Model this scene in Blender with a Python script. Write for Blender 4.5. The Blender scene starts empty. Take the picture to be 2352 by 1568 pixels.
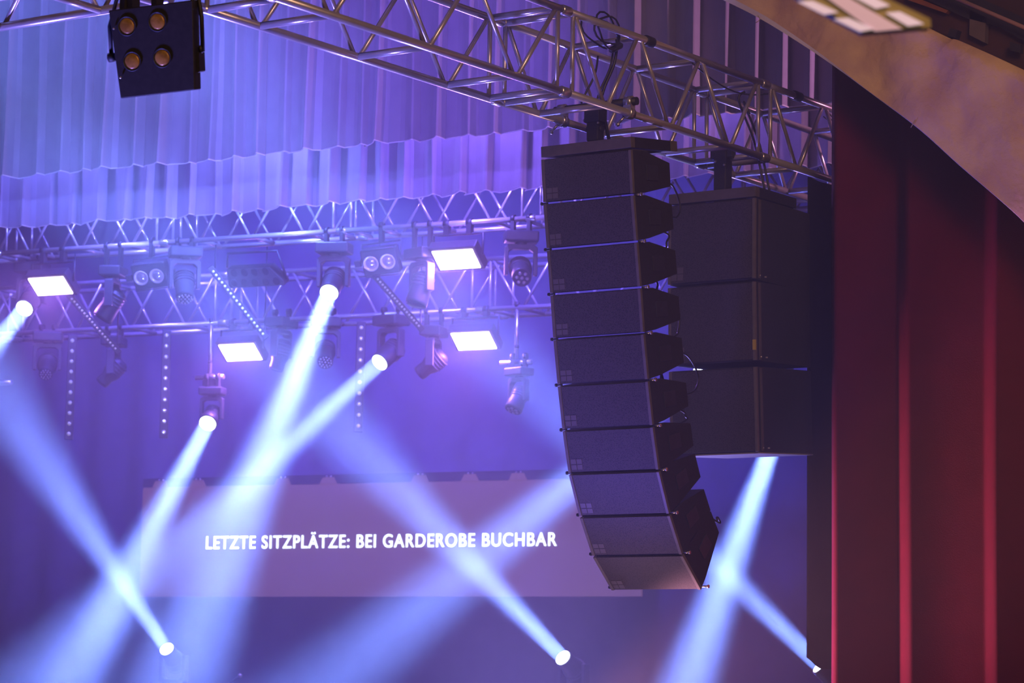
import bpy, math, random
from mathutils import Vector, Matrix
random.seed(7)
S = bpy.context.scene
COL = S.collection
V = Vector
R = math.radians

# ------------------------------------------------------------------ camera
F_PX, CX, CY = 6600.0, 1176.0, 784.0
CAM = V((0, 0, 1.75))
YAW, PITCH, ROLL = R(35.0), math.atan(828.0 / F_PX), 0.018
fw = V((-math.sin(YAW) * math.cos(PITCH), math.cos(YAW) * math.cos(PITCH), math.sin(PITCH)))
r0 = V((math.cos(YAW), math.sin(YAW), 0))
u0 = r0.cross(fw)
rt = (r0 * math.cos(ROLL) + u0 * math.sin(ROLL)).normalized()
up = (u0 * math.cos(ROLL) - r0 * math.sin(ROLL)).normalized()
cam_d = bpy.data.cameras.new('camera')
cam = bpy.data.objects.new('camera', cam_d)
COL.objects.link(cam)
M = Matrix((rt, up, -fw)).transposed().to_4x4()
M.translation = CAM
cam.matrix_world = M
cam_d.sensor_width = 36.0
cam_d.lens = F_PX / 2352.0 * 36.0
cam_d.clip_end = 200
cam_d.dof.use_dof = True
cam_d.dof.focus_distance = 19.3
cam_d.dof.aperture_fstop = 3.2
S.camera = cam


def ray(px, py):
    return fw + rt * ((px - CX) / F_PX) + up * ((CY - py) / F_PX)


def at(px, py, d):
    """the place at depth d that the photograph shows at this spot"""
    return CAM + ray(px, py) * d


def onp(px, py, p0, n):
    """where the sight line meets the plane through p0 with normal n"""
    r = ray(px, py)
    return CAM + r * ((p0 - CAM).dot(n) / r.dot(n))


# ------------------------------------------------------------------ world, exposure
w = bpy.data.worlds.new('world')
S.world = w
w.use_nodes = True
w.node_tree.nodes['Background'].inputs[0].default_value = (0.10, 0.08, 0.16, 1)
w.node_tree.nodes['Background'].inputs[1].default_value = 0.05
S.view_settings.view_transform = 'Standard'
S.view_settings.look = 'None'
S.view_settings.exposure = 0.0
S.view_settings.gamma = 1.0
S.view_settings.use_curve_mapping = False
S.cycles.use_denoising = True
S.cycles.use_adaptive_sampling = True
S.cycles.adaptive_threshold = 0.02
S.cycles.max_bounces = 4
S.cycles.diffuse_bounces = 2
S.cycles.glossy_bounces = 2
S.cycles.transmission_bounces = 2
S.cycles.volume_bounces = 0
S.cycles.transparent_max_bounces = 4
S.cycles.sample_clamp_indirect = 4.0
S.cycles.caustics_reflective = False
S.cycles.caustics_refractive = False

X, Y, Z = V((1, 0, 0)), V((0, 1, 0)), V((0, 0, 1))
BR = R(8.1)                                   # the upstage rig is turned a little
BX, BY = V((math.cos(BR), math.sin(BR), 0)), V((-math.sin(BR), math.cos(BR), 0))


def aim(o, d):
    o.rotation_euler = d.to_track_quat('-Z', 'Y').to_euler()


def spot(name, loc, target, power, color, angle, blend=0.6, radius=0.05):
    l = bpy.data.lights.new(name, 'SPOT')
    l.energy, l.color, l.spot_size, l.spot_blend, l.shadow_soft_size = power, color, R(angle), blend, radius
    o = bpy.data.objects.new(name, l)
    COL.objects.link(o)
    o.location = loc
    aim(o, target - loc)
    return o


def area(name, loc, d, power, color, sx, sy=None, spread=180, disk=False, roll_axis=None):
    l = bpy.data.lights.new(name, 'AREA')
    l.energy, l.color, l.size, l.spread = power, color, sx, R(spread)
    l.shape = 'DISK' if disk else 'RECTANGLE'
    if not disk:
        l.size_y = sy or sx
    o = bpy.data.objects.new(name, l)
    COL.objects.link(o)
    if roll_axis is not None:
        zz = -d.normalized()
        xx = roll_axis.normalized()
        yy = zz.cross(xx).normalized()
        o.matrix_world = Matrix.Translation(loc) @ Matrix((xx, yy, zz)).transposed().to_4x4()
    else:
        o.location = loc
        aim(o, d)
    return o


# depths of the upstage planes (camera depth in the middle left of the picture)
def plane_B(px, py, d):
    return at(px, py, d)


PB1 = at(1890, 240, 22.4)          # first border
PB2 = PB1 + BY * 1.3               # second border
PT1 = PB1 + BY * 2.5               # upper lighting truss (front face)
PT2 = PB1 + BY * 4.2               # lower lighting truss
PSC = PB1 + BY * 6.8               # projection screen
PBK = PB1 + BY * 8.0               # backcloth


def onB(px, py, p0, back=0.0):
    return onp(px, py, p0 + BY * back, BY)


BLUE = (0.17, 0.28, 1.0)
VIO = (0.12, 0.09, 1.0)

# washes on the front truss that reach the cloths
spot('front_wash_blue_lamp', at(-250, -260, 15.0), onB(230, 200, PB1), 9000, (0.16, 0.22, 1.0), 24, 1.0, 0.1)
spot('front_wash_blue_lamp', at(100, -300, 15.2), onB(560, 430, PB2), 7000, (0.20, 0.24, 1.0), 24, 1.0, 0.1)
spot('front_wash_violet_lamp', at(700, -500, 15.5), onB(950, 250, PB1), 4200, (0.20, 0.10, 1.0), 30, 1.0, 0.1)
# a pinkish side light on the pleats
spot('pleat_sidelight', at(2900, 150, 20.0), onB(1500, 150, PB1), 620, (1.0, 0.42, 0.80), 60, 1.0, 0.1)
# violet washes over the stage, then blue lamps added to veil the haze
spot('stage_wash_violet_lamp', onB(300, -100, PB2, 0.8), onB(600, 1000, PBK), 4600, VIO, 80, 1.0, 0.2)
spot('stage_wash_violet_lamp', onB(1300, 0, PB2, 0.8), onB(1250, 1000, PBK), 4600, VIO, 80, 1.0, 0.2)
spot('added_back_veil_blue', onB(500, 1900, PT2, 0.5), at(1000, 500, 18), 1300, (0.12, 0.15, 1.0), 70, 1.0, 0.2)  # added below the view for a blue veil and bright rims
spot('added_back_veil_blue', onB(1200, 1900, PT1, 0.5), at(1400, 300, 18), 450, (0.16, 0.18, 1.0), 70, 1.0, 0.2)
# unseen lamps added above the hems to brighten cloth, trusses and haze
for px_, pw_, cc_ in ((60, 330, (0.20, 0.17, 1.0)), (560, 480, (0.20, 0.21, 1.0)), (1050, 260, (0.26, 0.14, 1.0)), (1600, 60, (0.34, 0.18, 1.0))):
    spot('added_border_fill', onB(px_, 60, PB1, 0.65), onB(px_, 700, PB2, 0.1), pw_, cc_, 150, 1.0, 0.1)
for px_, pw_, cc_ in ((250, 520, (0.14, 0.15, 1.0)), (640, 700, (0.12, 0.19, 1.0)), (1060, 480, (0.20, 0.13, 1.0))):
    spot('added_truss_fill', onB(px_, 330, PB2, 0.55), onB(px_, 1100, PT2, 1.0), pw_, cc_, 150, 1.0, 0.1)  # added for the blue glow of the haze round the trusses
# house light, added veil and cloth lamps, uplights and curtain side light
area('house_light', V((2.0, 4.0, 8.5)), at(1900, 300, 19) - V((2.0, 4.0, 8.5)), 225, (1.0, 0.56, 0.34), 4.5, 4.5, spread=90)
spot('added_front_veil_violet', at(150, 2150, 17.5), at(1500, 850, 18.2), 1150, (0.14, 0.10, 1.0), 34, 0.8, 0.3)  # added out of view to lay a violet veil before the speakers
spot('added_cloth_uplight_blue', onB(500, 2000, PB1, -1.2), onB(560, 400, PB2), 2200, (0.16, 0.20, 1.0), 52, 1.0, 0.3)  # added from below to brighten the second border and the hems
spot('added_cloth_uplight_violet', onB(1200, 2000, PB1, -0.6), onB(1150, 380, PB2), 1100, (0.24, 0.12, 1.0), 46, 1.0, 0.3)  # violet counterpart, added unseen for the right half of the border
spot('added_front_veil_blue', at(-700, 2100, 15.5), at(450, 80, 16.5), 3600, (0.22, 0.18, 1.0), 50, 1.0, 0.3)  # added fill: blue veil before the cloths, violet on the left truss
spot('stage_front_uplight', at(1330, 2450, 17.9), at(1440, 900, 18.8), 290, (1.0, 0.55, 0.58), 34, 1.0, 0.3)
spot('stage_uplight', at(1250, 2080, 22.5), at(1150, 200, 18.3), 2100, (0.40, 0.30, 1.0), 62, 1.0, 0.3)
spot('curtain_sidelight', at(1905, 800, 19.7) + V((-1.9, -1.0, -3.0)), at(2150, 1250, 18.9), 1500, (1.0, 0.40, 0.60), 50, 1.0, 0.1)


# ------------------------------------------------------------------ materials
def mat(name, color, rough=0.6, metal=0.0, emit=None, estr=0.0, noise=None, bump=None, spec=0.5, sheen=0.0):
    m = bpy.data.materials.new(name)
    m.use_nodes = True
    nt = m.node_tree
    b = nt.nodes['Principled BSDF']
    b.inputs['Base Color'].default_value = (*color, 1)
    b.inputs['Roughness'].default_value = rough
    b.inputs['Metallic'].default_value = metal
    b.inputs['Specular IOR Level'].default_value = spec
    b.inputs['Sheen Weight'].default_value = sheen
    if emit:
        b.inputs['Emission Color'].default_value = (*emit, 1)
        b.inputs['Emission Strength'].default_value = estr
        try:
            m.cycles.emission_sampling = 'NONE'
        except Exception:
            pass
    tc = nt.nodes.new('ShaderNodeTexCoord')
    if noise:
        scale, c2, lo, hi = noise
        n = nt.nodes.new('ShaderNodeTexNoise')
        n.inputs['Scale'].default_value = scale
        n.inputs['Detail'].default_value = 5
        rp = nt.nodes.new('ShaderNodeValToRGB')
        rp.color_ramp.elements[0].position, rp.color_ramp.elements[1].position = lo, hi
        rp.color_ramp.elements[0].color = (*color, 1)
        rp.color_ramp.elements[1].color = (*c2, 1)
        nt.links.new(tc.outputs['Object'], n.inputs['Vector'])
        nt.links.new(n.outputs['Fac'], rp.inputs['Fac'])
        nt.links.new(rp.outputs['Color'], b.inputs['Base Color'])
    if bump:
        scale, strength = bump
        n = nt.nodes.new('ShaderNodeTexNoise')
        n.inputs['Scale'].default_value = scale
        n.inputs['Detail'].default_value = 6
        bp = nt.nodes.new('ShaderNodeBump')
        bp.inputs['Strength'].default_value = strength
        bp.inputs['Distance'].default_value = 0.02
        nt.links.new(tc.outputs['Object'], n.inputs['Vector'])
        nt.links.new(n.outputs['Fac'], bp.inputs['Height'])
        nt.links.new(bp.outputs['Normal'], b.inputs['Normal'])
    return m


ALU = mat('truss_aluminium', (0.62, 0.57, 0.56), 0.28, 0.60, noise=(9, (0.55, 0.50, 0.49), 0.35, 0.7))
STEEL = mat('bright_steel', (0.72, 0.70, 0.66), 0.3, 0.9)
BLACK = mat('black_paint', (0.018, 0.017, 0.022), 0.55, noise=(30, (0.026, 0.024, 0.03), 0.3, 0.7))
CASE = mat('fixture_black', (0.03, 0.03, 0.04), 0.45, noise=(25, (0.045, 0.045, 0.055), 0.3, 0.7))
YOKE = mat('yoke_grey', (0.06, 0.06, 0.075), 0.5, noise=(25, (0.075, 0.07, 0.09), 0.3, 0.7))
CABM = mat('cabinet_paint', (0.022, 0.020, 0.024), 0.7, noise=(60, (0.03, 0.028, 0.03), 0.3, 0.7), bump=(220, 0.25))
FRAMEM = mat('flying_frame_paint', (0.10, 0.085, 0.075), 0.6, noise=(18, (0.13, 0.11, 0.095), 0.3, 0.7))
EDGE = mat('grille_edge', (0.13, 0.115, 0.10), 0.5, noise=(14, (0.17, 0.15, 0.13), 0.3, 0.7))
BASEM = mat('cabinet_underside', (0.30, 0.28, 0.30), 0.5, noise=(12, (0.34, 0.32, 0.34), 0.3, 0.7))
LOGO = mat('badge_grey', (0.13, 0.115, 0.115), 0.5, noise=(40, (0.14, 0.125, 0.125), 0.3, 0.7))
CABLE = mat('cable_rubber', (0.02, 0.02, 0.024), 0.4, noise=(40, (0.028, 0.028, 0.032), 0.3, 0.7))
PLUG = mat('plug_orange', (0.45, 0.22, 0.07), 0.5)
YELLOW = mat('tape_yellow', (0.55, 0.42, 0.05), 0.6)
LENSG = mat('lens_glass', (0.55, 0.52, 0.55), 0.12, 0.6, noise=(60, (0.75, 0.72, 0.74), 0.4, 0.6))
LENSD = mat('lens_dark', (0.03, 0.03, 0.05), 0.15, 0.2)
REFL = mat('reflector', (0.85, 0.78, 0.76), 0.3, 0.35)
AMBER = mat('amber_lamp', (0.22, 0.09, 0.03), 0.35, 0.3, emit=(1.0, 0.42, 0.10), estr=0.03, noise=(20, (0.45, 0.22, 0.06), 0.4, 0.6))  # weak emission paints in the warm reflection of the unlit lamps
BEAMLENS = mat('lit_beam_lens', (0.9, 0.95, 1.0), 0.3, emit=(0.75, 0.88, 1.0), estr=14)
STROBE = mat('lit_strobe_panel', (1.0, 0.9, 1.0), 0.3, emit=(0.95, 0.72, 1.0), estr=12)
LEDDOT = mat('led_lens', (0.75, 0.75, 0.8), 0.15, 0.5, emit=(0.75, 0.72, 0.9), estr=0.22)  # faint glow put into the lenses, on unlit strips too
LEDBLUE = mat('led_lens_lit', (0.75, 0.8, 0.9), 0.15, 0.3, emit=(0.55, 0.80, 1.0), estr=1.1)
TEXTM = mat('lit_lettering', (1, 1, 1), 0.5, emit=(0.80, 1.0, 0.96), estr=3.0)
SCREENM = mat('projection_screen', (0.075, 0.065, 0.06), 0.8, emit=(0.50, 0.22, 0.22), estr=0.25, noise=(3, (0.085, 0.075, 0.068), 0.3, 0.7))  # emission stands in for light thrown onto the screen
CLOTH = mat('border_cloth', (0.30, 0.27, 0.36), 0.85, noise=(7, (0.34, 0.31, 0.40), 0.3, 0.7), bump=(160, 0.12), spec=0.15, sheen=0.3)
HEMM = mat('pale_hem', (0.80, 0.78, 0.84), 0.6, noise=(20, (0.72, 0.70, 0.76), 0.3, 0.7))  # pale colour of the thin tube along the border hems
BACKM = mat('backcloth', (0.10, 0.09, 0.14), 0.9, noise=(5, (0.12, 0.11, 0.17), 0.3, 0.7), spec=0.1)
VELVET = mat('red_velvet', (0.10, 0.003, 0.014), 0.8, noise=(5, (0.12, 0.004, 0.017), 0.3, 0.7), bump=(140, 0.15), spec=0.1)
DRAPE = mat('black_drape', (0.012, 0.012, 0.018), 0.9, noise=(10, (0.016, 0.016, 0.022), 0.3, 0.7), spec=0.1)
ARCHM = mat('arch_fabric', (0.86, 0.60, 0.36), 0.85, noise=(2.4, (0.66, 0.41, 0.30), 0.40, 0.62), bump=(3.0, 1.0), spec=0.2)  # darker mottling puts the shade of wrinkles into the colour
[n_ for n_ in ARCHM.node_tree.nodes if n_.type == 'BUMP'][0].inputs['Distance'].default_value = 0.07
ARCHE = mat('arch_edge', (0.95, 0.88, 0.88), 0.7, noise=(6, (0.90, 0.82, 0.82), 0.3, 0.7))
WOODD = mat('dark_timber', (0.055, 0.022, 0.014), 0.7, noise=(3, (0.085, 0.032, 0.018), 0.35, 0.65), bump=(12, 0.4))
WOODO = mat('orange_timber', (0.30, 0.10, 0.035), 0.6, noise=(9, (0.22, 0.07, 0.025), 0.35, 0.65))
PINKP = mat('painted_pipe', (0.42, 0.24, 0.23), 0.5, noise=(8, (0.36, 0.2, 0.19), 0.35, 0.65))
GREYP = mat('grey_plate', (0.16, 0.12, 0.12), 0.6, noise=(9, (0.13, 0.10, 0.10), 0.35, 0.65))
STAGEM = mat('stage_boards', (0.05, 0.035, 0.03), 0.55, noise=(4, (0.07, 0.05, 0.04), 0.35, 0.65))
HALLM = mat('hall_floor', (0.10, 0.07, 0.05), 0.5, noise=(4, (0.13, 0.09, 0.06), 0.35, 0.65))
WALLM = mat('hall_wall', (0.20, 0.15, 0.11), 0.8, noise=(2, (0.23, 0.17, 0.12), 0.35, 0.65))
PANELM = mat('lamp_body', (0.42, 0.36, 0.14), 0.6, noise=(6, (0.36, 0.31, 0.12), 0.35, 0.65))
PANEW = mat('lamp_pane', (0.75, 0.62, 0.72), 0.5, emit=(1.0, 0.78, 0.92), estr=0.42)
PANEF = mat('lamp_plate', (0.88, 0.70, 0.85), 0.6, noise=(8, (0.82, 0.64, 0.80), 0.35, 0.65), emit=(1.0, 0.70, 0.88), estr=0.22)
THREAD = mat('thread', (0.55, 0.42, 0.25), 0.8)

# grille: a fine perforated sheet
GRILLE = mat('speaker_grille', (0.03, 0.027, 0.03), 0.6)
_nt = GRILLE.node_tree
_tc = [n for n in _nt.nodes if n.type == 'TEX_COORD'][0]
_v = _nt.nodes.new('ShaderNodeTexVoronoi')
_v.inputs['Scale'].default_value = 120
_rp = _nt.nodes.new('ShaderNodeValToRGB')
_rp.color_ramp.elements[0].position, _rp.color_ramp.elements[1].position = 0.30, 0.42
_rp.color_ramp.elements[0].color, _rp.color_ramp.elements[1].color = (0.012, 0.011, 0.013, 1), (0.062, 0.052, 0.052, 1)
_nt.links.new(_tc.outputs['Object'], _v.inputs['Vector'])
_nt.links.new(_v.outputs['Distance'], _rp.inputs['Fac'])
_nt.links.new(_rp.outputs['Color'], _nt.nodes['Principled BSDF'].inputs['Base Color'])


# ------------------------------------------------------------------ mesh helpers
class MB:
    def __init__(s):
        s.v, s.f, s.s = [], [], []

    def face(s, idx, smooth=False):
        s.f.append(tuple(idx)); s.s.append(smooth)

    def box(s, c, h, ex=X, ey=Y, ez=Z):
        b = len(s.v)
        for k in range(8):
            s.v.append(c + ex * (h[0] if k & 1 else -h[0]) + ey * (h[1] if k & 2 else -h[1]) + ez * (h[2] if k & 4 else -h[2]))
        for q in ((0, 2, 3, 1), (4, 5, 7, 6), (0, 1, 5, 4), (2, 6, 7, 3), (0, 4, 6, 2), (1, 3, 7, 5)):
            s.face([b + i for i in q])
        return s

    def prism(s, pts, off):
        b, n = len(s.v), len(pts)
        s.v += [p.copy() for p in pts] + [p + off for p in pts]
        s.face([b + i for i in range(n)][::-1])
        s.face([b + n + i for i in range(n)])
        for i in range(n):
            j = (i + 1) % n
            s.face((b + i, b + j, b + n + j, b + n + i))
        return s

    def lathe(s, o, ax, prof, n=20, caps=True):
        ax = ax.normalized()
        a = ax.orthogonal().normalized(); c = ax.cross(a)
        b = len(s.v)
        for t, r in prof:
            for k in range(n):
                th = 2 * math.pi * k / n
                s.v.append(o + ax * t + (a * math.cos(th) + c * math.sin(th)) * r)
        for i in range(len(prof) - 1):
            for k in range(n):
                k2 = (k + 1) % n
                s.face((b + i * n + k, b + i * n + k2, b + (i + 1) * n + k2, b + (i + 1) * n + k), True)
        if caps:
            s.face([b + k for k in range(n)][::-1])
            e = b + (len(prof) - 1) * n
            s.face([e + k for k in range(n)])
        return s

    def tube(s, p, q, r, n=10):
        return s.lathe(p, q - p, [(0, r), ((q - p).length, r)], n)

    def path(s, pts, r, n=8):
        b = len(s.v)
        prev = None
        for i, p in enumerate(pts):
            t = (pts[min(i + 1, len(pts) - 1)] - pts[max(i - 1, 0)]).normalized()
            a = t.orthogonal().normalized() if prev is None else (prev - t * prev.dot(t)).normalized()
            prev = a
            c = t.cross(a)
            for k in range(n):
                th = 2 * math.pi * k / n
                s.v.append(p + (a * math.cos(th) + c * math.sin(th)) * r)
        for i in range(len(pts) - 1):
            for k in range(n):
                k2 = (k + 1) % n
                s.face((b + i * n + k, b + i * n + k2, b + (i + 1) * n + k2, b + (i + 1) * n + k), True)
        s.face([b + k for k in range(n)][::-1])
        e = b + (len(pts) - 1) * n
        s.face([e + k for k in range(n)])
        return s

    def grid(s, fn, nu, nv, smooth=True):
        b = len(s.v)
        for i in range(nu):
            for j in range(nv):
                s.v.append(fn(i / (nu - 1), j / (nv - 1)))
        for i in range(nu - 1):
            for j in range(nv - 1):
                s.face((b + i * nv + j, b + (i + 1) * nv + j, b + (i + 1) * nv + j + 1, b + i * nv + j + 1), smooth)
        return s

    def ball(s, c, r, n=10):
        return s.lathe(c, Z, [(-r * math.cos(math.pi * k / 6), max(r * math.sin(math.pi * k / 6), r * 0.05)) for k in range(7)], n)


def catmull(pts, k=6):
    out = []
    for i in range(len(pts) - 1):
        p0, p1, p2, p3 = pts[max(i - 1, 0)], pts[i], pts[i + 1], pts[min(i + 2, len(pts) - 1)]
        for j in range(k):
            t = j / k
            out.append(0.5 * ((2 * p1) + (p2 - p0) * t + (2 * p0 - 5 * p1 + 4 * p2 - p3) * t * t + (3 * p1 - p0 - 3 * p2 + p3) * t ** 3))
    out.append(pts[-1].copy())
    return out


def thing(name, label, cat, loc, group=None):
    o = bpy.data.objects.new(name, None)
    COL.objects.link(o)
    o.location = loc
    o['label'] = label
    o['category'] = cat
    if group:
        o['group'] = group
    o['_o'] = list(loc)
    return o


def part(name, mb, m, parent=None, bevel=0, solid=0, label=None, org=None, fix=True):
    if parent is not None:
        org = V(parent['_o'])
    elif org is None:
        org = V((0, 0, 0))
        for p in mb.v:
            org = org + p
        org = org / len(mb.v)
    me = bpy.data.meshes.new(name)
    me.from_pydata([tuple(p - org) for p in mb.v], [], mb.f)
    me.polygons.foreach_set('use_smooth', mb.s)
    if fix:
        import bmesh
        bm = bmesh.new(); bm.from_mesh(me)
        bmesh.ops.recalc_face_normals(bm, faces=bm.faces)
        bm.to_mesh(me); bm.free()
    me.materials.append(m)
    me.update()
    o = bpy.data.objects.new(name, me)
    COL.objects.link(o)
    if parent is not None:
        o.parent = parent
        if parent.type != 'EMPTY' or True:
            o.location = (0, 0, 0)
        o['_o'] = list(org)
    else:
        o.location = org
        o['_o'] = list(org)
    if bevel:
        b = o.modifiers.new('bevel', 'BEVEL'); b.width = bevel; b.segments = 2; b.limit_method = 'ANGLE'
    if solid:
        sd = o.modifiers.new('solid', 'SOLIDIFY'); sd.thickness = solid; sd.offset = 0
    if label:
        o['label'] = label
    return o


def tag(o, label, cat, group=None):
    o['label'], o['category'] = label, cat
    if group:
        o['group'] = group
    return o


def struct(o, label=None):
    o['kind'] = 'structure'
    if label:
        o['label'] = label
    return o


# ------------------------------------------------------------------ the setting
STAGE_Z = -0.2
YP = at(1912, 300, 19.5).y                    # line of the proscenium
struct(part('floor', MB().box(V((-13.2, 18, -1.3)), (18.2, 24, 0.1)), HALLM), 'dark wooden floor of the hall')
struct(part('floor_stage', MB().box(V((-13.2, YP + 8.2, -0.7)), (17.5, 8.2, 0.5)), STAGEM), 'dark boards of the raised stage')
struct(part('wall_back', MB().box(V((-13.2, YP + 16.5, 6.4)), (17.8, 0.1, 7.6)), WALLM), 'wall behind the stage')
struct(part('wall_left', MB().box(V((-31.1, 18, 6.4)), (0.1, 24, 7.6)), WALLM), 'side wall of the hall')
struct(part('wall_right', MB().box(V((4.6, 18, 6.4)), (0.1, 24, 7.6)), WALLM), 'near side wall of the hall')
struct(part('ceiling', MB().box(V((-13.5, 18, 14.1)), (18.5, 24, 0.1)), WOODD), 'dark ceiling')

# backcloth
bc = MB()
c0, c1 = onB(-500, 1200, PBK), onB(2100, 1200, PBK)


def fbc(u, v):
    p = c0.lerp(c1, u)
    z = STAGE_Z + v * 9.0
    return V((p.x, p.y, z)) + BY * (0.035 * math.sin(u * 150) + 0.02 * math.sin(u * 61 + 1))


bc.grid(fbc, 240, 3)
tag(part('backcloth', bc, BACKM, solid=0.01), 'plain dark violet backcloth hanging behind the projection screen', 'backdrop')


# ------------------------------------------------------------------ pleated borders
def border(name, p0, hem, label, top_z, pitch, depth, seed):
    rnd = random.Random(seed)
    hp = [onB(x, y, p0) for x, y in hem]
    ss = [(p - hp[0]).dot(BX) for p in hp]
    L = ss[-1]

    def hz(s):
        for i in range(len(ss) - 1):
            if s <= ss[i + 1]:
                t = (s - ss[i]) / (ss[i + 1] - ss[i])
                return hp[i].z + (hp[i + 1].z - hp[i].z) * t
        return hp[-1].z
    cols = []
    s = 0.0
    base = V((hp[0].x, hp[0].y, 0))
    while s < L:
        wd = pitch * rnd.uniform(0.84, 1.18)
        dp = depth * rnd.uniform(0.65, 1.15)
        dz = rnd.uniform(-0.018, 0.018)
        sk = rnd.uniform(-0.03, 0.03)
        for t, dd in ((0.0, 0.0), (0.12, 0.10), (0.28, 0.22), (0.46, 0.34), (0.64, 0.52), (0.78, 0.74), (0.88, 0.93), (0.93, 1.0), (0.96, 0.94), (0.98, 0.66), (0.99, 0.25)):
            cols.append((s + t * wd, -dd * dp, dz * (0.6 - t), sk, t))
        s += wd
    mb = MB()
    nv = 14
    fine = []
    for a_, b_ in zip(cols, cols[1:]):
        for m_ in range(3):
            t_ = m_ / 3
            fine.append(tuple(a_[q] + (b_[q] - a_[q]) * t_ for q in range(5)))
    cols = fine
    n = len(cols)
    for (sx, yo, dz, sk, t) in cols:
        z0 = hz(sx) + dz
        for j in range(nv):
            v = (j / (nv - 1)) ** 1.5
            z = z0 + (top_z - z0) * v
            flare = 1 - 0.30 * v
            wob = 0.012 * math.sin(3.1 * sx + 9 * v) + 0.02 * (1 - v) ** 6 * math.sin(11 * sx)
            p = base + BX * (sx - sk * (1 - v)) + BY * (yo * flare + wob)
            mb.v.append(V((p.x, p.y, z)))
    for i in range(n - 1):
        for j in range(nv - 1):
            mb.face((i * nv + j, (i + 1) * nv + j, (i + 1) * nv + j + 1, i * nv + j + 1), False)
    o = part(name, mb, CLOTH, solid=0.012, fix=False)
    tag(o, label, 'curtain')
    part('hem', MB().path([mb.v[i * nv] - Z * 0.004 for i in range(0, n)], 0.0055, 6), HEMM, o)
    return o


border('stage_border_curtain', PB1, [(-420, 446), (0, 410), (200, 392), (440, 375), (640, 352), (740, 345), (900, 328), (1090, 313), (1280, 296), (1560, 272), (1890, 240), (2150, 214)],
       'nearer grey pleated border curtain hanging highest, just behind the front truss', PB1.z + 4.2, 0.25, 0.15, 3)
border('stage_border_curtain', PB2, [(-420, 562), (0, 524), (140, 517), (300, 505), (560, 488), (740, 470), (900, 457), (1080, 445), (1240, 434), (1560, 408), (1720, 395), (2100, 365)],
       'farther grey pleated border curtain showing below the first, above the lighting truss', PB2.z + 4.2, 0.26, 0.13, 11)


# ------------------------------------------------------------------ trusses
def truss(name, label, p, ax, side, s, secs, r=0.025, rb=0.015, vees=3, gap=0.17, cross=True, group=None, single=False):
    """box truss: p is the end of its first bottom chord; ax along, side to its second bottom chord; secs lengths."""
    t = thing(name, label, 'truss', p, group)
    A, B = ax.normalized(), side.normalized() * s
    U = Z * s
    pos = 0.0
    for L in secs:
        a0, a1 = pos + gap / 2, pos + L - gap / 2
        for off in (V((0, 0, 0)), B, U, B + U):
            part('chord', MB().tube(p + off + A * (pos + 0.004), p + off + A * (pos + L - 0.004), r, 14), ALU, t)
            part('coupler', MB().lathe(p + off + A * (pos - 0.05), A, [(0, r * 1.02), (0.01, r * 1.3), (0.09, r * 1.3), (0.10, r * 1.02)], 12), STEEL, t)
        h = (a1 - a0) / (2 * vees)
        for off in (V((0, 0, 0)), B):
            for e in (a0, a1):
                part('upright', MB().tube(p + off + A * e, p + off + U + A * e, rb, 10), ALU, t)
            for k in range(2 * vees):
                q0, q1 = a0 + k * h, a0 + (k + 1) * h
                z0, z1 = (U, V((0, 0, 0))) if k % 2 == 0 else (V((0, 0, 0)), U)
                part('brace', MB().tube(p + off + z0 + A * (q0 + 0.02), p + off + z1 + A * (q1 - 0.02), rb, 10), ALU, t)
        if cross:
            for e in (a0, a1):
                for up_ in (V((0, 0, 0)), U):
                    part('cross_tube', MB().tube(p + up_ + A * e, p + up_ + B + A * e, rb * 1.45, 10), ALU, t)
            for k in range(1, 2 * vees):
                up_ = V((0, 0, 0)) if k % 2 == 1 else U
                part('cross_tube', MB().tube(p + up_ + A * (a0 + k * h), p + up_ + B + A * (a0 + k * h), rb * 1.45, 10), ALU, t)
        pos += L
    return t


TS = 0.52
PR = at(1430, 255, 18.55)                    # a point on the right-hand bottom chord of the front truss
TX, TZ = PR.x, PR.z
yj = onp(1296, 209, PR, X).y                 # a joint between two truss sections
LX = TX - TS
MX = TX - TS / 2
y_end = onp(452, 12, V((LX, 0, 0)), X).y
print('first section', yj - y_end)
truss('speaker_truss', 'long silver box truss running upstage above the hanging speakers', V((TX, y_end, TZ)), Y, -X, TS, [yj - y_end, 2.5, 2.5, 2.5])
pc = onp(245, 22, V((0, 0, TZ)), Z)          # far bottom chord of the front cross truss
truss('front_cross_truss', 'silver box truss crossing the top left corner, carrying the four-lamp light', V((LX - 0.05, pc.y, TZ)), -X, -Y, TS, [2.5, 2.5])

# upstage lighting trusses
T1s, T2s = 0.42, 0.50
q = onB(378, 557, PT1) - BX * 4.0
ZT1 = q.z
truss('lighting_truss', 'upper silver lighting truss right below the farther border curtain', q, BX, BY, T1s, [2.0] * 6, 0.025, 0.013, 3, 0.19)
q = onB(512, 741, PT2) - BX * 6.0
ZT2 = q.z
truss('lighting_truss', 'lower silver lighting truss with the vertical LED strips hanging under it', q, BX, BY, T2s, [3.0] * 5, 0.025, 0.014, 4, 0.2)

# ------------------------------------------------------------------ red house curtain, black leg, arch
PCU = at(1905, 800, 19.7)


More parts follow.
